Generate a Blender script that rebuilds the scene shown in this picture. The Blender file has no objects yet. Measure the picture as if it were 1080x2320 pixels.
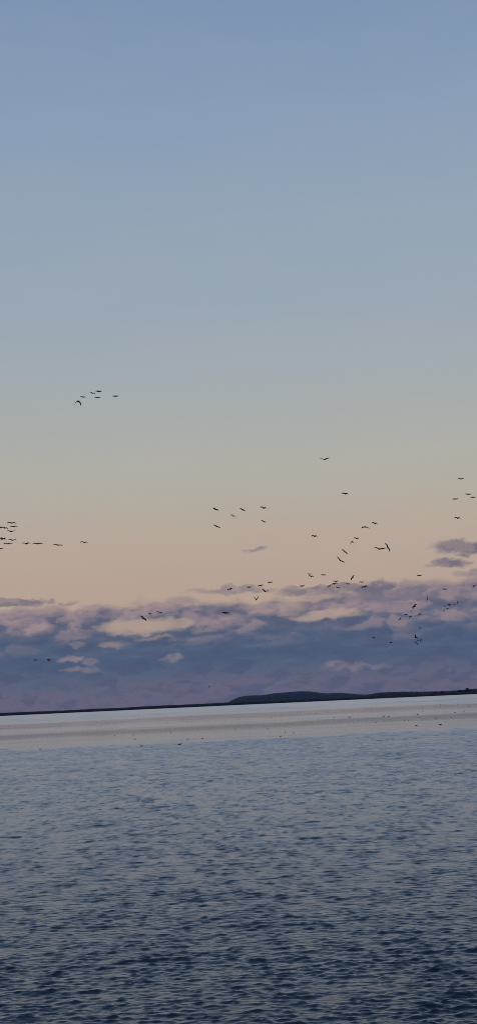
import bpy, math, random
import numpy as np
from mathutils import Vector, Matrix

random.seed(11)
rng = np.random.default_rng(7)
scene = bpy.context.scene
col = scene.collection

# ------------------------------------------------------------------ camera
W, H = 1080.0, 2320.0                # frame the measurements were taken in
FOV_V = math.radians(40.0)
F = (H / 2) / math.tan(FOV_V / 2)    # focal length in those pixels
ROLL = math.radians(2.65)            # the horizon rises to the right
PITCH = math.atan(432.5 / F)
EYE = Vector((0.0, 0.0, 7.0))        # eye level above the water

fwd = Vector((0, math.cos(PITCH), math.sin(PITCH)))
up0 = Vector((0, -math.sin(PITCH), math.cos(PITCH)))
rt0 = Vector((1, 0, 0))
rt = rt0 * math.cos(ROLL) - up0 * math.sin(ROLL)
up = rt0 * math.sin(ROLL) + up0 * math.cos(ROLL)
cam_data = bpy.data.cameras.new('camera')
cam_data.sensor_fit = 'VERTICAL'
cam_data.angle = FOV_V
cam_data.clip_start = 0.1
cam_data.clip_end = 60000
cam = bpy.data.objects.new('camera', cam_data)
m = Matrix.Identity(4)
for i in range(3):
    m[i][0], m[i][1], m[i][2], m[i][3] = rt[i], up[i], -fwd[i], EYE[i]
cam.matrix_world = m
col.objects.link(cam)
scene.camera = cam


def ray(x, y):
    return (fwd * F + rt * (x - W / 2) - up * (y - H / 2)).normalized()


def on_water(x, y):
    d = ray(x, y)
    t = -EYE.z / d.z
    return EYE + d * t


def at_distance(x, y, dist):
    """the point seen at that place whose distance along +Y is dist"""
    d = ray(x, y)
    return EYE + d * (dist / d.y)


def uv_of(x, y):
    """azimuth and elevation, as angle * F"""
    d = ray(x, y)
    return math.atan2(d.x, d.y) * F, math.asin(d.z) * F


def lin(r, g, b):
    def f(c):
        c /= 255.0
        return c / 12.92 if c <= 0.04045 else ((c + 0.055) / 1.055) ** 2.4
    return (f(r), f(g), f(b), 1.0)


# ------------------------------------------------------------------ world: dusk sky with a cloud bank round the horizon
SUN_EL, SUN_AZ = math.radians(2.0), math.radians(205)   # sun going down behind the viewer
world = bpy.data.worlds.new('World')
scene.world = world
world.use_nodes = True
nt = world.node_tree
nt.nodes.clear()
N, L = nt.nodes, nt.links


def put(sock, val):
    if isinstance(val, bpy.types.NodeSocket):
        L.new(val, sock)
    elif val is not None:
        sock.default_value = val


def math_n(op, a, b=None, c=None, clamp=False):
    n = N.new('ShaderNodeMath')
    n.operation = op
    n.use_clamp = clamp
    put(n.inputs[0], a)
    put(n.inputs[1], b)
    put(n.inputs[2], c)
    return n.outputs[0]


def vmath(op, a, b=None):
    n = N.new('ShaderNodeVectorMath')
    n.operation = op
    put(n.inputs[0], a)
    put(n.inputs[1], b)
    return n.outputs['Value'] if op == 'DOT_PRODUCT' else n.outputs[0]


def smooth(x, a, b, c=0.0, d=1.0):
    n = N.new('ShaderNodeMapRange')
    n.interpolation_type = 'SMOOTHSTEP'
    put(n.inputs[0], x)
    for i, v in enumerate((a, b, c, d)):
        put(n.inputs[i + 1], v)
    return n.outputs[0]


def noise(vec, scale, detail=4.0, rough=0.55):
    n = N.new('ShaderNodeTexNoise')
    put(n.inputs['Vector'], vec)
    n.inputs['Scale'].default_value = scale
    n.inputs['Detail'].default_value = detail
    n.inputs['Roughness'].default_value = rough
    return n.outputs['Fac'], n.outputs['Color']


def mix(fac, a, b, mode='MIX'):
    n = N.new('ShaderNodeMix')
    n.data_type = 'RGBA'
    n.blend_type = mode
    put(n.inputs[0], fac)
    put(n.inputs[6], a)
    put(n.inputs[7], b)
    return n.outputs[2]


def ramp(x, stops):
    n = N.new('ShaderNodeValToRGB')
    cr = n.color_ramp
    cr.interpolation = 'LINEAR'
    while len(cr.elements) < len(stops):
        cr.elements.new(0.5)
    for e, (p, c) in zip(cr.elements, stops):
        e.position = p
        e.color = c
    put(n.inputs[0], x)
    return n.outputs[0]


tc = N.new('ShaderNodeTexCoord')
dirv = vmath('NORMALIZE', tc.outputs['Generated'])
sep = N.new('ShaderNodeSeparateXYZ')
L.new(dirv, sep.inputs[0])
dx, dy, dz = sep.outputs
az = math_n('MULTIPLY', math_n('ARCTAN2', dx, dy), F)
el = math_n('MULTIPLY', math_n('ARCSINE', dz), F)
comb = N.new('ShaderNodeCombineXYZ')
L.new(az, comb.inputs[0])
L.new(el, comb.inputs[1])
uv = comb.outputs[0]

# clear sky: gradient over elevation, from peach through grey-green to blue
VMAX = F * math.pi / 2
sky_px = [(0, (176, 150, 138)), (230, (178, 157, 145)), (300, (178, 159, 148)), (380, (179, 163, 152)),
          (470, (174, 168, 158)), (560, (170, 170, 164)), (650, (163, 168, 168)), (760, (157, 167, 175)),
          (900, (150, 164, 178)), (1080, (144, 161, 180)), (1300, (134, 155, 181)), (1600, (119, 144, 176)),
          (2200, (100, 128, 168)), (5006, (74, 102, 148))]
clear = ramp(math_n('DIVIDE', el, VMAX, clamp=True), [(max(0, v) / VMAX, lin(*c)) for v, c in sky_px])
nish = N.new('ShaderNodeTexSky')
nish.sky_type = 'NISHITA'
nish.sun_disc = False
nish.sun_elevation = SUN_EL
nish.sun_rotation = SUN_AZ
nish_s = vmath('SCALE', nish.outputs[0])
nish_s.node.inputs['Scale'].default_value = 0.012
clear = mix(1.0, clear, nish_s, 'ADD')

# noise fields on the direction sphere (flattened vertically)
flat = vmath('MULTIPLY', dirv, (1.0, 1.0, 2.0))
n_big, c_big = noise(flat, 22, 3.0)
n_mid, c_mid = noise(flat, 75, 4.0, 0.55)
n_str, _ = noise(vmath('MULTIPLY', dirv, (1.0, 1.0, 6.0)), 26, 4.0, 0.55)
lift = vmath('ADD', flat, (0.0015, 0.0, 0.0075))
n_lift, _ = noise(lift, 75, 3.0, 0.55)
warp = vmath('ADD', vmath('MULTIPLY', vmath('SUBTRACT', c_big, (.5, .5, .5)), (84, 46, 0)),
             vmath('MULTIPLY', vmath('SUBTRACT', c_mid, (.5, .5, .5)), (80, 54, 0)))
uvw = vmath('ADD', uv, warp)
warp_s = vmath('ADD', vmath('MULTIPLY', vmath('SUBTRACT', c_big, (.5, .5, .5)), (64, 26, 0)),
               vmath('MULTIPLY', vmath('SUBTRACT', c_mid, (.5, .5, .5)), (74, 36, 0)))
uvs = vmath('ADD', uv, warp_s)


def puff(vec, scale):
    n = N.new('ShaderNodeTexVoronoi')
    n.feature = 'F1'
    put(n.inputs['Vector'], vec)
    n.inputs['Scale'].default_value = scale
    n.inputs['Detail'].default_value = 0.0
    return n.outputs['Distance']


swirl = vmath('ADD', flat, vmath('MULTIPLY', vmath('SUBTRACT', c_mid, (.5, .5, .5)), (.02, .02, .02)))
puff_a = puff(swirl, 42)
puff_b = puff(vmath('ADD', swirl, (-0.0032, 0.0, 0.0075)), 42)      # a step towards the light
round_ = math_n('SUBTRACT', puff_b, puff_a)
# faint unevenness of the clear air
veil, _ = noise(vmath('MULTIPLY', dirv, (1.0, 1.0, 4.0)), 5, 4.0, 0.6)
clear = mix(smooth(veil, 0.35, 0.7, 0.0, 0.045), clear, (0.62, 0.5, 0.46, 1))


def blob(x, y, rx, ry, soft=0.6, amount=1.0, tilt=0.0):
    cu, cv = uv_of(x, y)
    d = vmath('SUBTRACT', uvs, (cu, cv, 0))
    d = vmath('MULTIPLY', d, (1.0 / rx, 1.0 / ry, 0))
    q = vmath('DOT_PRODUCT', d, d)
    return smooth(q, 1 + soft, max(0.0, 1 - soft), 0.0, amount)


def total(items, op='MAXIMUM'):
    acc = None
    for it in items:
        acc = it if acc is None else math_n(op, acc, it)
    return acc


# top of the bank, a little higher on the right, uneven everywhere
top = smooth(az, 90, 240, 226, 252)
top = math_n('ADD', top, math_n('MULTIPLY', math_n('SUBTRACT', n_big, 0.5), 40))
top = math_n('ADD', top, math_n('MULTIPLY', math_n('SUBTRACT', n_mid, 0.5), 44))
top = math_n('ADD', top, math_n('MULTIPLY', math_n('SUBTRACT', 0.45, puff_a), 24))
bank = smooth(math_n('SUBTRACT', top, el), -13, 17)

spec_clouds = [blob(1056, 1240, 66, 15, .8, .92), (blob(1018, 1274, 44, 10, .85, .85)), blob(1075, 1300, 46, 11, .9, .5),
               blob(52, 1366, 58, 9, .6, .75), blob(125, 1364, 13, 4, .9, .5), blob(160, 1367, 16, 5, .9, .45),
               blob(578, 1246, 28, 6, .9, .55), blob(525, 1337, 80, 8, .8, .55), blob(740, 1333, 125, 12, .6, .72),
               blob(840, 1340, 60, 22, .6, .9)]
for k in range(22):                  # the same small clouds go on all round the horizon
    a_ = random.uniform(0.25, 2 * math.pi - 0.25)
    if a_ > math.pi:
        a_ -= 2 * math.pi
    d_ = vmath('MULTIPLY', vmath('SUBTRACT', uvw, (a_ * F, random.uniform(235, 360), 0)),
               (1.0 / random.uniform(25, 110), 1.0 / random.uniform(7, 20), 0))
    spec_clouds.append(smooth(vmath('DOT_PRODUCT', d_, d_), 1.7, 0.3, 0, random.uniform(.4, .9)))
gaps = [blob(315, 1420, 84, 17, .9, .85), blob(405, 1413, 34, 11, .9, .65), blob(690, 1352, 62, 11, .95, .65),
        blob(655, 1375, 36, 16, .95, .5), blob(745, 1393, 76, 10, .9, .75), blob(350, 1446, 45, 5, .95, .35),
        blob(265, 1460, 24, 6, .95, .28), blob(470, 1428, 34, 6, .95, .28), blob(180, 1460, 16, 6, .95, .25), blob(220, 1420, 10, 4, .95, .3)]
free = math_n('SUBTRACT', 1.0, total(gaps))
dens = math_n('MAXIMUM', math_n('MULTIPLY', bank, free), total(spec_clouds))

# colour of the bank: mauve haze at its foot, slate blue belly, mauve-pink shoulders
el_w = math_n('ADD', el, math_n('MULTIPLY', math_n('SUBTRACT', n_str, 0.5), 70))
el_w = math_n('ADD', el_w, math_n('MULTIPLY', math_n('SUBTRACT', n_big, 0.5), 50))
belly = ramp(math_n('DIVIDE', el_w, 400.0, clamp=True),
             [(0.0, lin(108, 103, 123)), (0.09, lin(105, 102, 124)), (0.17, lin(88, 98, 123)), (0.25, lin(76, 93, 121)),
              (0.37, lin(82, 97, 123)), (0.47, lin(98, 104, 125)), (0.57, lin(117, 112, 128)), (0.66, lin(124, 115, 129)), (0.9, lin(110, 108, 125))])
relief = math_n('SUBTRACT', n_mid, n_lift)
lit = math_n('MAXIMUM', smooth(relief, 0.02, 0.22, 0, .45), smooth(round_, 0.0, 0.2))
shoulder = smooth(el_w, 110, 205)
belly = mix(math_n('MULTIPLY', math_n('MULTIPLY', lit, shoulder), 0.72), belly, lin(158, 137, 142))
patch = smooth(n_str, 0.42, 0.75, 0, 0.45)
belly = mix(patch, belly, lin(103, 109, 129))
dark = math_n('MAXIMUM', smooth(relief, -0.02, -0.16, 0, 0.3), smooth(round_, 0.0, -0.24, 0, .5))
belly = mix(dark, belly, lin(74, 84, 112))
pinks = total([blob(85, 1420, 36, 21, .95, .8), blob(35, 1420, 24, 18, .95, .6), blob(165, 1410, 22, 17, .95, .65),
               blob(70, 1392, 60, 9, .9, .5), blob(165, 1493, 34, 7, .9, .6), blob(190, 1519, 44, 7, .95, .38), blob(215, 1500, 22, 8, .9, .35),
               blob(393, 1493, 28, 11, .9, .58), blob(763, 1510, 30, 11, .95, .4), blob(835, 1510, 46, 8, .95, .33),
               blob(600, 1380, 50, 14, .9, .6), blob(530, 1410, 40, 16, .9, .5), blob(450, 1400, 42, 16, .9, .6),
               blob(1050, 1348, 44, 18, .8, .6), blob(915, 1425, 26, 20, .98, .28), blob(960, 1388, 40, 6, .9, .5),
               blob(780, 1365, 95, 16, .95, .5), blob(920, 1352, 70, 12, .95, .35), blob(1000, 1395, 60, 14, .95, .35), blob(285, 1395, 60, 8, .9, .3)])
pinks = math_n('MULTIPLY', pinks, smooth(n_mid, 0.3, 0.6, 0.25, 1.0))
belly = mix(pinks, belly, lin(165, 143, 145))
spec_col = mix(smooth(relief, -0.05, 0.1), lin(104, 101, 121), lin(134, 123, 131))
small = smooth(math_n('SUBTRACT', top, el), -2, 6)
cloud_col = mix(small, spec_col, belly)
sky_col = mix(dens, clear, cloud_col)
bg = N.new('ShaderNodeBackground')
put(bg.inputs['Color'], sky_col)
bg.inputs['Strength'].default_value = 1.0
wo = N.new('ShaderNodeOutputWorld')
L.new(bg.outputs[0], wo.inputs['Surface'])
world.cycles.sampling_method = 'MANUAL'
world.cycles.sample_map_resolution = 1024

# ------------------------------------------------------------------ the last of the sun, from behind the viewer
sun_d = bpy.data.lights.new('sun', 'SUN')
sun_d.energy = 0.12
sun_d.angle = math.radians(8)
sun_d.color = (1.0, 0.72, 0.6)
sun = bpy.data.objects.new('sun', sun_d)
to_sun = Vector((math.sin(SUN_AZ) * math.cos(SUN_EL), math.cos(SUN_AZ) * math.cos(SUN_EL), math.sin(SUN_EL)))
sun.rotation_euler = to_sun.to_track_quat('Z', 'Y').to_euler()
sun.location = (0, -30, 60)
col.objects.link(sun)

scene.view_settings.view_transform = 'Standard'
scene.view_settings.look = 'None'
scene.view_settings.exposure = 0.0
scene.view_settings.gamma = 1.0
scene.view_settings.use_curve_mapping = False
scene.render.engine = 'CYCLES'
scene.cycles.use_denoising = False
scene.cycles.max_bounces = 6
scene.cycles.pixel_filter_type = 'BLACKMAN_HARRIS'
scene.cycles.filter_width = 0.95
scene.cycles.volume_bounces = 0


# ------------------------------------------------------------------ material helper
def principled(name, color, rough=0.8, spec=0.3):
    mt = bpy.data.materials.new(name)
    mt.use_nodes = True
    b = mt.node_tree.nodes['Principled BSDF']
    b.inputs['Base Color'].default_value = (*color, 1)
    b.inputs['Roughness'].default_value = rough
    b.inputs['Specular IOR Level'].default_value = spec
    return mt, b


def vary(mt, b, c1, c2, scale):
    t = mt.node_tree
    co = t.nodes.new('ShaderNodeTexCoord')
    n = t.nodes.new('ShaderNodeTexNoise')
    n.inputs['Scale'].default_value = scale
    n.inputs['Detail'].default_value = 5
    r = t.nodes.new('ShaderNodeValToRGB')
    r.color_ramp.elements[0].position, r.color_ramp.elements[1].position = .35, .65
    r.color_ramp.elements[0].color, r.color_ramp.elements[1].color = (*c1, 1), (*c2, 1)
    t.links.new(co.outputs['Object'], n.inputs['Vector'])
    t.links.new(n.outputs['Fac'], r.inputs[0])
    t.links.new(r.outputs[0], b.inputs['Base Color'])


def mesh_from(name, verts, faces):
    me = bpy.data.meshes.new(name)
    me.from_pydata([tuple(v) for v in verts], [], [tuple(f) for f in faces])
    me.update()
    return me


def grid_mesh(name, X, Y, Z):
    """one smooth quad sheet from 2-D arrays"""
    r, c = X.shape
    me = bpy.data.meshes.new(name)
    nv, nf = r * c, (r - 1) * (c - 1)
    me.vertices.add(nv)
    me.vertices.foreach_set('co', np.stack([X, Y, Z], -1).astype(np.float32).ravel())
    idx = np.arange(nv).reshape(r, c)
    quads = np.stack([idx[:-1, :-1], idx[:-1, 1:], idx[1:, 1:], idx[1:, :-1]], -1).reshape(-1)
    me.loops.add(nf * 4)
    me.loops.foreach_set('vertex_index', quads.astype(np.int32))
    me.polygons.add(nf)
    me.polygons.foreach_set('loop_start', (np.arange(nf) * 4).astype(np.int32))
    me.polygons.foreach_set('use_smooth', np.ones(nf, dtype=bool))
    me.update(calc_edges=True)
    return me


def link(name, me, mat, parent=None, **props):
    o = bpy.data.objects.new(name, me)
    if mat is not None and len(me.materials) == 0:
        me.materials.append(mat)
    col.objects.link(o)
    if parent is not None:
        o.parent = parent
    for k, v in props.items():
        o[k] = v
    return o


# ------------------------------------------------------------------ water
def sst(x, a, b):
    t = np.clip((x - a) / (b - a), 0, 1)
    return t * t * (3 - 2 * t)


rows = [-400.0, -150.0, -40.0, 0.0, 9.0]
D = 20.0
while D < 300:
    rows.append(D)
    D += 0.042 * (D / 32) ** 1.32
px = EYE.z * F / D
while px > 1.2:
    rows.append(EYE.z * F / px)
    px -= 0.7 if px > 8 else 0.4
rows += [17000.0]
rows = np.array(rows)
core = np.linspace(-0.25, 0.25, 540)
side = 0.25 * (1.0 / 0.25) ** (np.linspace(0, 1, 22)[1:])
tcol = np.concatenate([-side[::-1], core, side])
DD = np.maximum(rows, 20.0)[:, None]
X = (tcol[None, :] * DD).astype(np.float32)
Y = np.repeat(rows[:, None], len(tcol), 1).astype(np.float32)
step_y = np.gradient(rows)[:, None]
step_x = np.gradient(tcol)[None, :] * DD
spacing = np.maximum(step_y, step_x).astype(np.float32)

# how ruffled the surface is: breeze near the viewer, calm slicks further out
def wob(Xa, Ya, sx, sy, seed):
    r = np.random.default_rng(seed)
    out = np.zeros_like(Xa)
    for _ in range(7):
        out += np.sin(Xa * r.normal(0, 1) * sx + Ya * r.normal(0, 1) * sy + r.uniform(0, 6.28))
    return out / 3.7


tab = np.random.default_rng(17).normal(0, 1, (256, 256)).astype(np.float32)


def vnoise(Xa, Ya):
    xi, yi = np.floor(Xa).astype(np.int64), np.floor(Ya).astype(np.int64)
    fx, fy = Xa - xi, Ya - yi
    fx, fy = fx * fx * (3 - 2 * fx), fy * fy * (3 - 2 * fy)
    x0, x1, y0_, y1_ = xi % 256, (xi + 1) % 256, yi % 256, (yi + 1) % 256
    return (tab[y0_, x0] * (1 - fx) + tab[y0_, x1] * fx) * (1 - fy) + (tab[y1_, x0] * (1 - fx) + tab[y1_, x1] * fx) * fy


dep = (EYE.z * F / np.maximum(Y, 20.0))                           # depression in px
dep_w = dep * (1 + 0.02 * wob(X, Y, 0.04, 0.0, 3)) + 0.9 * wob(X, Y, 0.07, 0.003, 4)
dep_w += np.clip(dep / 82, 0, 1) ** 3 * (1.5 * vnoise(X / 7.0, Y / 30.0) + 1.1 * vnoise(X / 2.2 + 9, Y / 14.0))
sig_pts = [(0, .07), (6, .075), (10, .06), (14, .08), (19, .07), (22, .035), (25, .013), (32, .013), (36, .032), (44, .036),
           (46.5, .014), (48, .005), (53, .005), (56, .014), (59, .03), (72, .036), (79, .04), (82, .12), (88, .125), (110, .12), (160, .12), (250, .12), (400, .143), (600, .215), (2000, .22)]
SIG = np.interp(dep_w, [p[0] for p in sig_pts], [p[1] for p in sig_pts]).astype(np.float32)
# cats' paws: patches of stronger and weaker ripple from tens of metres down to the size of one wave
paws = np.zeros_like(X)
for size, amp in ((60, .05), (25, .04), (11, .06), (5, .1), (2.4, .2), (1.2, .32), (.6, .36)):
    vis = sst(size / step_y, 0.9, 2.2) * sst(.4 * size / step_x, .9, 2.2)
    paws += (amp * vis * vnoise(X / size * 2.6 + size, Y / size + 3 * size)).astype(np.float32)
calm = np.where(dep < 79, 0.35, 1.0 - 0.45 * sst(dep, 220, 450))
SIG *= np.clip(np.exp(paws * calm), 0.3, 2.2)
streak = vnoise(X / 45.0 + 5, np.log(np.maximum(Y, 20.0)) * 34) + .7 * vnoise(X / 16.0, np.log(np.maximum(Y, 20.0)) * 75 + 40)
SIG *= np.where(dep < 80, np.exp(.26 * streak), 1.0)              # drawn-out streaks on the slicks

NW = 150
lam = np.exp(rng.uniform(math.log(0.12), math.log(1.9), NW))
lam[:16] = np.exp(rng.uniform(math.log(1.9), math.log(8.0), 16))    # longer, lower waves under the chop
kk = 2 * math.pi / lam
spread = np.interp(np.log(lam), [math.log(.14), math.log(3)], [math.radians(36), math.radians(19)])
ang = rng.normal(0, 1, NW) * spread + math.radians(-4) + math.pi / 2
ph = rng.uniform(0, 6.283, NW)
wgt = np.exp(-((np.log(lam / 0.27)) / 0.9) ** 2) + 0.26
wgt[:16] = 0.24
wgt /= math.sqrt((wgt ** 2).sum() / 2)                            # unit total slope variance
act = rows <= 2500
Z = np.zeros_like(X)
OX = np.zeros_like(X)
OY = np.zeros_like(X)
kept = np.zeros_like(X)
near = np.where((rows > 9.5) & (rows < 2000))[0]
sl = slice(near[0], near[-1] + 1)
Xs, Ys, sp, sg = X[sl], Y[sl], spacing[sl], SIG[sl]
for i in range(NW):
    w = sst(lam[i] / sp, 2.2, 5.0).astype(np.float32)
    if not w.any():
        continue
    kx, ky = kk[i] * math.cos(ang[i]), kk[i] * math.sin(ang[i])
    p = (Xs * np.float32(kx) + Ys * np.float32(ky) + np.float32(ph[i]))
    a = wgt[i] / kk[i]
    s = np.sin(p)
    c = np.cos(p)
    Z[sl] += np.float32(a) * w * (c - np.float32(0.44) * s * c)       # crests lean towards the viewer
    OX[sl] -= np.float32(a * math.cos(ang[i]) * 0.95) * w * s
    OY[sl] -= np.float32(a * math.sin(ang[i]) * 0.95) * w * s
    kept[sl] += np.float32(wgt[i] ** 2 / 2) * w * w
geo = sst(dep, 79, 83).astype(np.float32)                         # on the slicks the ripples are all finer than the mesh
kept *= geo * geo
Z *= SIG * geo
OX *= geo
OY *= geo
X += OX * SIG
Y += OY * SIG
lost = SIG ** 2 * np.clip(1 - kept, 0, 1)                         # slopes too small for the mesh become roughness
alpha = np.sqrt(2 * lost * np.where(dep < 80, .5, .42) + 0.01 ** 2)
ROUGH = np.sqrt(alpha).astype(np.float32)
wm = grid_mesh('water', X, Y, Z)
at = wm.attributes.new('ripple_roughness', 'FLOAT', 'POINT')
at.data.foreach_set('value', ROUGH.ravel())

wmat = bpy.data.materials.new('sea_water')
wmat.use_nodes = True
t = wmat.node_tree
t.nodes.clear()
an = t.nodes.new('ShaderNodeAttribute')
an.attribute_name = 'ripple_roughness'
co = t.nodes.new('ShaderNodeTexCoord')
mp = t.nodes.new('ShaderNodeMapping')
mp.inputs['Scale'].default_value = (0.55, 1.0, 1.0)
t.links.new(co.outputs['Object'], mp.inputs['Vector'])
nz = t.nodes.new('ShaderNodeTexNoise')
nz.inputs['Scale'].default_value = 6.0
nz.inputs['Detail'].default_value = 3
bp = t.nodes.new('ShaderNodeBump')
bp.inputs['Strength'].default_value = 0.8
bp.inputs['Distance'].default_value = 0.04
t.links.new(mp.outputs[0], nz.inputs['Vector'])
t.links.new(nz.outputs['Fac'], bp.inputs['Height'])
gl = t.nodes.new('ShaderNodeBsdfGlossy')
gl.distribution = 'MULTI_GGX'
gl.inputs['Color'].default_value = (1.0, 1.0, 1.0, 1)
df = t.nodes.new('ShaderNodeBsdfDiffuse')
df.inputs['Color'].default_value = (0.011, 0.027, 0.043, 1)
fr = t.nodes.new('ShaderNodeFresnel')
fr.inputs['IOR'].default_value = 1.34
mx = t.nodes.new('ShaderNodeMixShader')
out = t.nodes.new('ShaderNodeOutputMaterial')
t.links.new(an.outputs['Fac'], gl.inputs['Roughness'])
for nd in (gl, fr):
    t.links.new(bp.outputs[0], nd.inputs['Normal'])
rq = t.nodes.new('ShaderNodeMath')                                # a ruffled surface mirrors less at a low angle
rq.operation = 'MULTIPLY'
t.links.new(an.outputs['Fac'], rq.inputs[0])
t.links.new(an.outputs['Fac'], rq.inputs[1])
rl = t.nodes.new('ShaderNodeMath')
rl.operation = 'MULTIPLY_ADD'
t.links.new(rq.outputs[0], rl.inputs[0])
rl.inputs[1].default_value = -2.6
rl.inputs[2].default_value = 1.12
rl.use_clamp = True
rm = t.nodes.new('ShaderNodeMath')
rm.operation = 'MULTIPLY'
rm.use_clamp = True
t.links.new(rl.outputs[0], rm.inputs[0])
t.links.new(fr.outputs[0], rm.inputs[1])
t.links.new(rm.outputs[0], mx.inputs[0])
t.links.new(df.outputs[0], mx.inputs[1])
t.links.new(gl.outputs[0], mx.inputs[2])
t.links.new(mx.outputs[0], out.inputs['Surface'])
link('water', wm, wmat, kind='structure')


# ------------------------------------------------------------------ far land
K = EYE.z / 4.0


def profile(name, pts, dist, depth, base_px, jitter, mat, seed, x_ext=0):
    """a ridge of land at that distance: pts = (x, y) of its skyline in the photo frame"""
    r = np.random.default_rng(seed)
    P = [at_distance(x, y, dist) for x, y in pts]
    xs = np.array([p.x for p in P])
    zs = np.array([p.z for p in P])
    n = int((xs[-1] - xs[0]) / (dist * base_px / F)) + 2
    gx = np.linspace(xs[0], xs[-1], n)
    gz = np.interp(gx, xs, zs)
    cross = np.array([0, .06, .16, .3, .45, .6, .75, .9, 1.0])
    hgt = np.array([-.02, .42, .72, .9, 1.0, .97, .8, .4, -.02])
    Xg = np.repeat(gx[None, :], len(cross), 0)
    Yg = dist + (np.repeat(cross[:, None], n, 1) - .45) * depth
    rough = r.normal(0, 1, (len(cross), n))
    rough = (rough + np.roll(rough, 1, 1)) * .6
    Zg = np.maximum(hgt[:, None] * gz[None, :], -0.6) + jitter * rough * (hgt[:, None] > .3)
    Zg[0, :] = Zg[-1, :] = -0.6
    Xg = Xg * (Yg / dist)
    me = grid_mesh(name, Xg, Yg, Zg)
    return link(name, me, mat, kind='structure')


def yh(x):                            # height of the waterline of the far shore in the photo frame
    return 1597 - (x - 540) * 0.0463


land, lb = principled('dark_marsh_land', (0.03, 0.028, 0.03), 0.95, 0.1)
vary(land, lb, (0.008, 0.008, 0.009), (0.02, 0.018, 0.018), 0.05)
wood, wbs = principled('dark_woodland', (0.03, 0.035, 0.028), 0.95, 0.1)
vary(wood, wbs, (0.012, 0.016, 0.014), (0.028, 0.032, 0.026), 0.03)

shore = [(-6000, yh(-6000) - 7)] + [(x, yh(x) - 6.2 + random.uniform(-.5, .5)) for x in range(-900, 2000, 45)] + [(7000, yh(7000) - 8)]
profile('low_shore', shore, 3000 * K, 160, 3.0, 0.2, land, 1)
ridge = [(770, yh(770) - 4), (800, yh(800) - 7.5), (835, yh(835) - 10.5), (865, 1568.5), (910, 1567), (950, 1567), (985, 1566.5), (1015, 1565.5), (1040, 1563.5),
         (1060, 1561), (1080, 1560), (1300, 1547), (1700, 1529), (2600, 1492), (7000, yh(7000) - 8)]
profile('wooded_ridge', ridge, 4600 * K, 420, 1.6, 0.5, wood, 2)
hill = [(506, yh(506) - 2), (516, 1591.5), (526, 1586), (536, 1581), (546, 1578), (562, 1575.8), (580, 1575.2), (592, 1575), (606, 1573), (622, 1570.5), (645, 1568.5), (665, 1566.8),
        (682, 1566), (698, 1566.2), (715, 1568), (730, 1570.3), (742, 1571), (755, 1569.8), (772, 1569.2), (790, 1571), (812, 1573), (840, 1573.8), (880, 1574), (940, 1573)]
profile('hill', hill, 9000 * K, 900, 1.3, 0.7, wood, 3)


def leaf_cloud(cx, cy, cz, rx, rz, n, size, r):
    vs, fs = [], []
    for _ in range(n):
        d = Vector((r.gauss(0, 1), r.gauss(0, 1), r.gauss(0, 1))).normalized() * (r.random() ** .4)
        c = Vector((cx + d.x * rx, cy + d.y * rx, cz + d.z * rz))
        a = Vector((r.gauss(0, 1), r.gauss(0, 1), r.gauss(0, 1))).normalized()
        b = a.cross(Vector((r.gauss(0, 1), r.gauss(0, 1), r.gauss(0, 1)))).normalized()
        s = size * r.uniform(.6, 1.3)
        k = len(vs)
        vs += [c - a * s - b * s * .7, c + a * s - b * s * .7, c + a * s + b * s * .7, c - a * s + b * s * .7]
        fs.append((k, k + 1, k + 2, k + 3))
    return vs, fs


def trunk_mesh(h, r0):
    vs, fs = [], []
    for i, (z, rr, ox) in enumerate(((0, 1, 0), (.35, .75, .03), (.7, .5, .06), (1, .15, .05))):
        for k in range(6):
            a = k * math.pi / 3
            vs.append((math.cos(a) * rr * r0 + ox * h, math.sin(a) * rr * r0, z * h - 0.4 * (i == 0)))
    for i in range(3):
        for k in range(6):
            fs.append((i * 6 + k, i * 6 + (k + 1) % 6, (i + 1) * 6 + (k + 1) % 6, (i + 1) * 6 + k))
    for a, hh in ((0.4, .5), (2.6, .6), (4.4, .55)):
        k = len(vs)
        p, q = Vector((0, 0, h * hh)), Vector((math.cos(a) * h * .28, math.sin(a) * h * .28, h * (hh + .28)))
        for c, w in ((p, r0 * .45), (q, r0 * .12)):
            vs += [c + Vector((w, 0, 0)), c + Vector((-w * .5, w * .86, 0)), c + Vector((-w * .5, -w * .86, 0))]
        fs += [(k, k + 1, k + 4, k + 3), (k + 1, k + 2, k + 5, k + 4), (k + 2, k, k + 3, k + 5)]
    return mesh_from('trunk', vs, fs)


bark, _ = principled('dark_bark', (0.03, 0.025, 0.02), .95, .1)
leafm, lfb = principled('dark_foliage', (0.016, 0.02, 0.014), .9, .1)
tree_r = random.Random(5)
lone = [(905, 9.0, 1, 'small round bushy tree breaking the straight skyline of the far shore'),
        (918, 7.5, 0, 'low squat bush beside the small round tree on the far shore'),
        (944, 8.5, 1, 'lone narrow tree left of the tree row on the far shore'),
        (985, 10.0, 0, 'tree at the thin start of the rising tree row'),
        (1000, 11.0, 0, 'taller tree inside the rising tree row on the far shore'),
        (1040, 12.0, 0, 'broad crowned tree next to the tallest tree of the far shore'),
        (1058, 16.0, 1, 'tallest tree of the far shore, at the end of its tree row')]
for x, hp, slim, lab in lone:
    base = at_distance(x, yh(x) - 3, 2990 * K)
    h = .8 * hp * 2990 * K / F
    root = bpy.data.objects.new('shore_tree', None)
    root.location = (base.x, 2990 * K, 2.6)
    col.objects.link(root)
    root['label'], root['category'], root['group'] = lab, 'tree', 'trees on the far shore'
    link('trunk', trunk_mesh(h * .8, h * .035), bark, root)
    vs, fs = leaf_cloud(0, 0, h * .62, h * (.34 if slim else .5), h * .4, 170, h * .075, tree_r)
    link('crown', mesh_from('crown', vs, fs), leafm, root)

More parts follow.
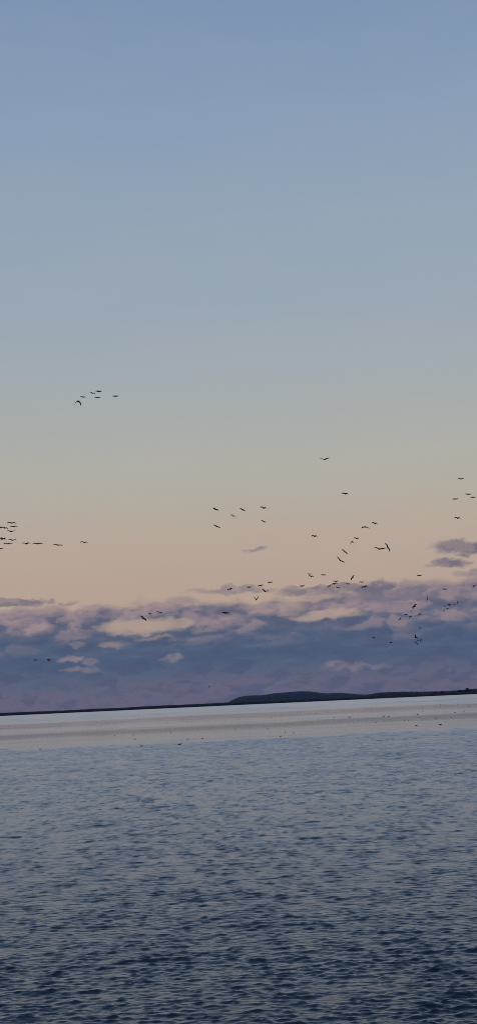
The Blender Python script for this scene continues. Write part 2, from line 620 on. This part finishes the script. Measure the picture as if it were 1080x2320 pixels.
# scrub and far trees that read as one mass along the right-hand shore and ridge
vs, fs = [], []
for k in range(420):
    x = tree_r.uniform(800, 1500)
    dist = 3000 * K + tree_r.choice((-15, 0, 15))
    b = at_distance(x, yh(x), dist)
    h = tree_r.uniform(5, 10) + 6 * max(0, min(1, (x - 960) / 120))
    v, f = leaf_cloud(b.x, dist, 1.2 + h * .5, h * .6, h * .5, 34, h * .13, tree_r)
    k0 = len(vs)
    vs += v
    fs += [tuple(i + k0 for i in q) for q in f]
link('shore_wood', mesh_from('shore_wood', vs, fs), leafm, label='dark belt of scrub and trees along the far shore', category='wood', kind='stuff')

# ------------------------------------------------------------------ flying birds
feather, fb = principled('dark_feather', (0.022, 0.019, 0.02), .75, .25)
vary(feather, fb, (0.008, 0.007, 0.008), (0.022, 0.019, 0.02), 6.0)
pale, pb = principled('white_feather', (0.8, 0.8, 0.8), .7, .25)
vary(pale, pb, (0.7, 0.7, 0.7), (0.85, 0.85, 0.85), 6.0)


def ring(vs, c, ex, ez, n=8):
    k = len(vs)
    for i in range(n):
        a = 2 * math.pi * i / n
        vs.append((c[0] + math.cos(a) * ex, c[1], c[2] + math.sin(a) * ez))
    return k


def loft(vs, fs, secs, n=8):
    ks = [ring(vs, c, ex, ez, n) for c, ex, ez in secs]
    for a, b in zip(ks, ks[1:]):
        for i in range(n):
            fs.append((a + i, a + (i + 1) % n, b + (i + 1) % n, b + i))
    fs.append(tuple(ks[0] + i for i in range(n))[::-1])
    fs.append(tuple(ks[-1] + i for i in range(n)))


def bird_mesh(name, inner, outer, spread=1.0):
    """flying bird, 1.4 m span, nose along +Y; inner / outer = wing angles above level"""
    vs, fs = [], []
    loft(vs, fs, [((0, -.40, .005), .055, .008), ((0, -.33, .0), .05, .014), ((0, -.22, 0), .045, .04), ((0, -.08, -.01), .09, .088), ((0, .06, -.01), .096, .095),
                  ((0, .18, .0), .072, .07), ((0, .27, .012), .034, .034), ((0, .34, .018), .032, .034), ((0, .39, .02), .034, .034), ((0, .425, .016), .022, .02), ((0, .48, .01), .006, .005)])
    stations = [0, .12, .3, .48, .66, .84, .95, 1.0]
    chord = [.30, .30, .29, .28, .25, .19, .12, .04]
    lead = [.12, .14, .17, .19, .16, .10, .03, -.04]
    for s in (-1, 1):
        x = z = 0.0
        prev, prev_t = None, 0
        x, z = .02, .03
        for t_, c_, l_ in zip(stations, chord, lead):
            a = inner if t_ <= .48 else inner + (outer - inner) * min(1, (t_ - .48) / .25)
            seg = (t_ - prev_t) * .70 * spread
            x += math.cos(math.radians(a)) * seg
            z += math.sin(math.radians(a)) * seg
            th = max(.012, .11 * c_)
            k = len(vs)
            nx, nz_ = -math.sin(math.radians(a)) * s, math.cos(math.radians(a))
            for y, o in ((l_, c_ * .16), (l_ - c_ * .3, th + c_ * .04), (l_ - c_, -c_ * .24), (l_ - c_ * .35, -th)):   # wing set nose-up
                vs.append((s * x + nx * o, y, z + nz_ * o))
            if prev is not None:
                for i in range(4):
                    fs.append((prev + i, prev + (i + 1) % 4, k + (i + 1) % 4, k + i))
            prev, prev_t = k, t_
        fs.append((prev, prev + 1, prev + 2, prev + 3))
    me = mesh_from(name, vs, fs)
    me.polygons.foreach_set('use_smooth', [True] * len(me.polygons))
    me.materials.append(feather)
    xs = [v[0] for v in vs]
    return me, max(xs) - min(xs)


POSES = {'flat': bird_mesh('bird_level_wings', 4, -5), 'arch': bird_mesh('bird_arched_wings', 12, -26),
         'droop': bird_mesh('bird_drooped_wings', -8, -32), 'vee': bird_mesh('bird_raised_wings', 16, 14),
         'down': bird_mesh('bird_wings_down', -22, -62), 'up': bird_mesh('bird_wings_up', 52, 66), 'glide': bird_mesh('bird_gull_wings', 20, -14)}

bird_r = random.Random(21)
SIX = ('dark bird in the six-bird flock high in the blue sky', 'six birds high in the blue sky')
LINE = ('dark bird in the upper layer of the close bunch ahead of the trailing line', 'upper layer of the bunched birds')
LOW = ('dark bird in the lower layer of the close bunch ahead of the trailing line', 'lower layer of the bunched birds')
TRAIL = ('dark bird in the trailing line behind the bunched birds, wings level', 'line of birds trailing the bunch')
MIDS = ('dark bird in the loose group of six above the small wisp of cloud', 'six birds above the cloud wisp')
RIGHT = ('thin dark bird in the loose flock of five above the dark puffy clouds', 'five birds above the puffy clouds')
ROW = ('dark bird in the sloping row skimming the thin cloud strip', 'row of birds over the thin cloud strip')
KNOT = ('dark bird in the crowded knot along the top of the mauve cloud bank', 'knot of birds at the cloud top')
FAR = ('tiny dark bird in the small distant string against pink cloud', 'distant string of birds before pink cloud')
TIGHT = ('tiny dark bird in the tight cluster against the slate blue cloud', 'tight cluster before the blue cloud')
CHAIN = ('dark bird banking in the scattered chain against the mauve cloud', 'scattered chain before the mauve cloud')
PAIR = ('tiny dark bird of the touching pair low against blue cloud', 'touching pair low before the cloud')
BANK = ('small dark bird above the peach gap in the cloud bank', 'birds above the peach cloud gap')


def one(lab):
    return (lab, 'birds in flight')


birds = [
    (177, 909, 16, 4, 'down', one('bold dark bird with wings beaten down, trailing the six-bird flock')),
    (189, 900, 13, 3, 'arch', SIX), (210, 891, 14, 10, 'arch', SIX), (224, 887, 14, -2, 'flat', SIX), (221, 901, 14, -4, 'flat', SIX), (262, 898, 14, -2, 'flat', one('dark bird flying apart, ahead of the six-bird flock')),
    (27, 1185, 22, 2, 'arch', LINE), (3, 1195, 14, 5, 'flat', LINE), (12, 1196.5, 14, 12, 'arch', LINE), (32, 1193, 18, 0, 'flat', LINE),
    (27, 1204.5, 20, 2, 'vee', one('dark bird with raised wings and low body inside the bunch')), (6, 1221, 16, 8, 'arch', LOW), (29, 1224, 20, 5, 'glide', LOW), (19, 1232, 23, -1, 'arch', LOW), (2, 1243, 13, 3, 'flat', LOW),
    (60, 1232, 22, 2, 'glide', TRAIL), (86, 1232, 24, 0, 'arch', TRAIL), (132, 1235, 23, 6, 'flat', TRAIL), (191, 1229, 19, 6, 'arch', one('last dark bird far behind the trailing line')),
    (488, 1154, 15, 26, 'flat', MIDS), (527, 1169, 13, 24, 'arch', MIDS), (549, 1155, 14, 28, 'flat', MIDS), (597, 1151, 16, 10, 'arch', MIDS), (597, 1182, 13, 24, 'arch', MIDS), (491, 1193, 18, 22, 'flat', MIDS),
    (735, 1041, 22, -2, 'vee', one('lone dark bird gliding level in the pale sky above all its flock')), (781, 1119, 15, 7, 'arch', one('lone dark bird with drooping wings below the highest glider')),
    (712, 1215, 14, 2, 'arch', one('small faint bird alone left of the diving birds')), (848, 1186, 14, 14, 'arch', one('dark bird at the upper end of the ascending pair')), (827, 1194, 18, 5, 'droop', one('dark bird with hooked wings at the lower end of the ascending pair')),
    (807, 1220, 13, 6, 'arch', one('dark bird just above the bird with folded-down wings')), (797, 1227, 9, 0, 'down', one('stubby dark bird with both wings folded straight down')),
    (780, 1250, 18, 42, 'flat', one('steeply banked dark bird, the upper of two diving')), (770, 1270, 23, 38, 'vee', one('steeply banked dark bird, the lower of two diving')),
    (859, 1244, 27, 7, 'vee', one('long winged bird gliding beside the bird turned on edge')), (877, 1240, 22, 62, 'arch', one('bird turned on edge with wings almost upright')),
    (1043, 1085, 15, 0, 'flat', RIGHT), (1059, 1120, 15, 0, 'flat', RIGHT), (1070, 1127, 13, 0, 'flat', RIGHT), (1030, 1131, 14, 0, 'flat', RIGHT), (1035, 1174, 15, 4, 'arch', RIGHT),
    (521, 1335, 13, -18, 'arch', ROW), (564, 1331, 11, -8, 'arch', ROW), (590, 1327, 14, -8, 'flat', ROW), (611, 1320, 12, -6, 'arch', ROW),
    (600, 1340, 15, 14, 'vee', one('dark bird with lifted wings under the sloping row')), (580, 1359, 8, 0, 'up', one('dark bird with both wings thrown up in a steep V')), (511, 1389, 16, 3, 'flat', one('lone dark bird low over pink cloud, wings level')),
    (684, 1328, 12, 0, 'flat', KNOT), (701, 1301, 10, 6, 'arch', KNOT), (704, 1306, 13, 8, 'arch', KNOT), (732, 1303, 12, 3, 'arch', KNOT), (746, 1328, 13, -26, 'arch', KNOT), (757, 1323, 14, -10, 'arch', KNOT),
    (760, 1317.5, 12, 0, 'arch', KNOT), (766, 1332, 13, 10, 'flat', KNOT), (787, 1323, 11, 18, 'arch', KNOT), (798, 1309, 14, -55, 'arch', one('dark bird tipped nearly upright above the crowded knot')), (818, 1319, 12, 0, 'flat', KNOT), (825, 1330, 16, -14, 'arch', one('larger dark bird at the edge of the crowded knot')),
    (949, 1304, 12, -2, 'flat', one('thin bird alone in clear sky above the mauve bank')), (1006, 1335, 11, 5, 'flat', one('dark bird on the skyline of the mauve bank')), (1072, 1328, 11, -45, 'droop', one('dark bird tilted over the pink shoulder of cloud')),
    (967, 1357, 20, -72, 'glide', one('largest bird before the mauve cloud, wings upright')), (938, 1374, 14, -50, 'arch', one('dark bird banking beside the largest upright-winged bird')),
    (919, 1393, 9, 5, 'flat', CHAIN), (928, 1397, 8, -38, 'droop', CHAIN), (905, 1403, 9, -42, 'arch', CHAIN), (951, 1391, 5, 20, 'down', CHAIN),
    (1007, 1373.5, 6, 0, 'flat', FAR), (1016, 1369.5, 8, 4, 'flat', FAR), (1017.5, 1373, 6, 0, 'flat', FAR), (1028, 1369, 6, 0, 'flat', FAR), (1036, 1366, 6, -75, 'vee', FAR), (1012, 1380, 6, -10, 'arch', FAR), (1005, 1384, 6, -60, 'flat', FAR),
    (951, 1424, 4, 0, 'up', one('tiny dark bird alone between the chain and the tight cluster')), (940, 1444, 8, 52, 'vee', one('largest bird of the tight cluster before the slate cloud')), (945.5, 1450, 4, 0, 'down', TIGHT), (951, 1450, 5, -50, 'down', TIGHT), (940, 1455, 5, 0, 'down', TIGHT), (946, 1458, 4, 0, 'down', TIGHT),
    (847, 1445, 7, 30, 'droop', one('small dark bird by itself against blue-grey cloud')), (885, 1456, 6, -6, 'arch', one('tiny faint bird between the lone bird and the tight cluster')),
    (325, 1401, 19, 38, 'flat', one('steeply slanted bird crossing the mauve cloud above the peach gap')), (340, 1390.5, 6, 5, 'flat', BANK), (357, 1386.5, 6, -8, 'flat', BANK), (365, 1388, 9, 18, 'droop', BANK),
    (81, 1496, 7, 5, 'arch', one('tiny dark bird behind the touching pair low against cloud')), (109, 1494, 4.5, 0, 'down', PAIR), (114, 1494, 4.5, 0, 'down', PAIR), (475, 1555, 3.5, 0, 'down', one('tiny speck of a bird low over the headland end')),
]
for x, y, span, bank_deg, pose, (lab, grp) in birds:
    me, width = POSES[pose]
    head = bird_r.choice((0, 180)) + bird_r.uniform(-24, 24)
    wide = width * abs(math.cos(math.radians(head)))
    sc = bird_r.uniform(.92, 1.05)
    dist = wide * sc * F / span
    dist = min(dist, 800)
    o = bpy.data.objects.new('flying_bird', me)
    col.objects.link(o)
    o.location = at_distance(x, y, dist)
    s = span * dist / (F * wide)
    fat = 1.1 if pose == 'up' else 2.3 if span < 6.5 else 2.0 if span < 10 else 1.65 if span < 17 else 0.88 if span > 19 else 1.15
    if span < 9:
        s *= 1.25
    o.scale = (s, s * fat, s * fat)
    facing = 1 if math.cos(math.radians(head)) > 0 else -1
    o.rotation_euler = (math.radians(bird_r.uniform(9, 15) if facing > 0 else bird_r.uniform(-5, 1)), math.radians((bank_deg + 2.65) * facing), math.radians(head))
    o['label'], o['category'], o['group'] = lab, 'bird', grp


# ------------------------------------------------------------------ birds on the water
def swimmer(name, neck, mat):
    vs, fs = [], []
    loft(vs, fs, [((0, -.30, .12), .02, .01), ((0, -.25, .10), .06, .035), ((0, -.14, .07), .11, .075), ((0, 0, .06), .125, .09), ((0, .12, .065), .105, .085),
                  ((0, .19, .085), .07, .07), ((0, .215, .11 + neck * .3), .042, .045), ((0, .225, .13 + neck * .8), .034, .045), ((0, .25, .15 + neck), .04, .045), ((0, .29, .15 + neck), .036, .036),
                  ((0, .32, .14 + neck), .018, .014), ((0, .37, .135 + neck), .014, .006)], 10)
    me = mesh_from(name, vs, fs)
    me.polygons.foreach_set('use_smooth', [True] * len(me.polygons))
    me.materials.append(mat)
    return me


duck, tall, gull = swimmer('floating_duck', .06, feather), swimmer('floating_long_neck', .2, feather), swimmer('floating_gull', .05, pale)
EDGE = ('small dark bird floating on the pale slick near the ruffled water', 'birds on the pale slick')
BEY = ('small dark bird floating just beyond the plump bird at the ruffled edge', 'birds beyond the plump bird')
TWIN = ('small upright dark bird of the spaced pair on the pale slick', 'spaced pair on the pale slick')
STREAK = ('small dark bird floating along the mauve streak of calm water', 'birds along the mauve streak')
CLOSE = ('dark bird of the touching pair just nearer than the mauve streak', 'touching pair near the mauve streak')
OUT = ('tiny dark bird floating on far bluish water below the wooded ridge', 'birds below the wooded ridge')
HILLW = ('tiny dark bird floating on far water below the hill', 'birds below the hill')
FLANK = ('small white gull flanking the brightest gull on the far water', 'gulls flanking the brightest gull')
DUO = ('white gull of the close pair on the far calm water', 'close pair of white gulls')
WHITE = ('tiny white gull floating on the far calm water', 'white gulls on the far water')
sitting = [
    (321, 1691, tall, 1.25, 60, one('upright long-necked dark bird at the edge of the ruffled water')), (407, 1687, duck, 1.4, 85, one('dark plump bird at the edge of the ruffled water')),
    (425, 1675, duck, 1.0, 95, BEY), (458, 1674, duck, .9, 80, BEY), (302, 1666, tall, .9, 20, one('small dark bird floating farther out beyond the upright long-necked bird')), (306, 1676, tall, .8, 70, one('small dark bird floating right behind the upright long-necked bird')), (260, 1666.5, duck, .8, 30, EDGE), (92, 1698, duck, .9, 88, one('small dark bird floating alone where the ruffled water begins')),
    (533, 1653.5, tall, .9, 15, one('small dark bird floating alone in the middle of the pale slick')), (387, 1660, duck, .8, 60, EDGE), (606, 1652, duck, 1.1, 130, one('plump dark bird floating at the far side of the pale slick')), (645, 1660, tall, .8, 10, TWIN), (665, 1661, tall, .8, 40, TWIN), (635, 1669, duck, .8, 85, EDGE),
    (942, 1644.5, duck, 1.15, 90, one('plump dark bird on the pale slick, partner of the longer one')), (996, 1642.5, duck, 1.5, 88, one('long low dark bird on the pale slick near the ruffled water')),
    (868, 1624, duck, 1.5, 90, one('left dark bird of two in line on the mauve streak')), (879, 1624, duck, 1.5, 90, one('right dark bird of two in line on the mauve streak')), (945, 1619, duck, 1.7, 85, one('dark round bird just above the mauve streak')),
    (916, 1632, duck, 1.1, 80, CLOSE), (924, 1632, duck, .9, 80, CLOSE), (871, 1634, tall, .9, 30, STREAK), (851, 1637, tall, .8, 40, STREAK), (987, 1627.5, duck, 1.2, 90, STREAK), (1021, 1626.5, tall, 1.0, 20, STREAK), (791, 1625.5, duck, 1.8, 90, one('long dark bird alone on the mauve streak below the hill')), (756, 1625.5, tall, 1.1, 40, one('small upright dark bird beside the long bird on the streak')),
    (1030, 1615, duck, 1.4, 80, one('dark bird floating beyond the streak below the tallest tree')), (1050, 1612.5, duck, 1.0, 80, STREAK), (956, 1605.5, duck, 1.2, 60, OUT), (957, 1612, duck, 1.1, 60, OUT), (906, 1609, tall, 1.1, 60, OUT), (997, 1596.5, tall, 1.6, 30, OUT), (1035, 1595.5, tall, 1.6, 50, OUT), (1061, 1601.5, tall, 1.4, 50, OUT),
    (842, 1604, tall, 1.4, 50, OUT), (676, 1611, tall, 1.4, 20, HILLW), (715, 1617.5, duck, 1.4, 40, HILLW), (613, 1626, tall, 1.2, 30, HILLW), (659, 1611, tall, 1.2, 30, HILLW), (315, 1630, tall, 1.5, 20, one('tiny dark bird floating just beyond the brightest white gull')), (219, 1638, duck, 1.5, 85, one('tiny dark bird floating between two groups of white gulls')),
    (285, 1636, gull, 1.8, 80, one('brightest white gull on the far calm water')), (276, 1636, gull, 1.2, 90, FLANK), (292, 1636, gull, 1.1, 85, FLANK), (378, 1636.5, gull, 1.5, 70, one('bright white gull floating alone on the far pale slick')), (5, 1651, gull, 1.5, 80, one('white gull floating alone under the bare flat end of the shore')), (139, 1644, gull, 1.3, 90, DUO), (154, 1642, gull, 1.5, 60, DUO),
    (394, 1629, gull, 1.2, 90, WHITE), (443, 1629, gull, 1.2, 80, WHITE), (922, 1598.5, gull, 1.9, 80, one('white gull floating below the wooded ridge')), (873, 1622.5, gull, 1.0, 80, one('small white gull between two dark birds on the mauve streak')),
]
for x, y, me, s, head, (lab, grp) in sitting:
    o = bpy.data.objects.new('floating_gull' if me is gull else 'floating_bird', me)
    col.objects.link(o)
    p = on_water(x, y)
    o.location = (p.x, p.y, -0.02 * s)
    o.scale = (s * .95, s * .95, s * .95)
    o.rotation_euler = (0, 0, math.radians(-head if bird_r.random() < .5 else head))
    o['label'], o['category'] = lab, 'gull' if me is gull else 'bird'
    o['group'] = 'birds on the water' if grp == 'birds in flight' else grp

# ------------------------------------------------------------------ thin evening haze over the water
hx, y0, y1, z0, z1 = 18000, -450, 17500, -1.6, 150
hv = [(sx * hx, yy, zz) for zz in (z0, z1) for sx, yy in ((-1, y0), (1, y0), (1, y1), (-1, y1))]
hf = [(3, 2, 1, 0), (4, 5, 6, 7), (0, 1, 5, 4), (1, 2, 6, 5), (2, 3, 7, 6), (3, 0, 4, 7)]
hm = bpy.data.materials.new('evening_haze')
hm.use_nodes = True
hm.node_tree.nodes.clear()
pv = hm.node_tree.nodes.new('ShaderNodeVolumePrincipled')
pv.inputs['Color'].default_value = (0.42, 0.56, 1.0, 1)
pv.inputs['Density'].default_value = 1.2e-5
ho = hm.node_tree.nodes.new('ShaderNodeOutputMaterial')
hm.node_tree.links.new(pv.outputs[0], ho.inputs['Volume'])
link('haze', mesh_from('haze', hv, hf), hm, kind='stuff', label='thin bluish evening haze over the water', category='haze')
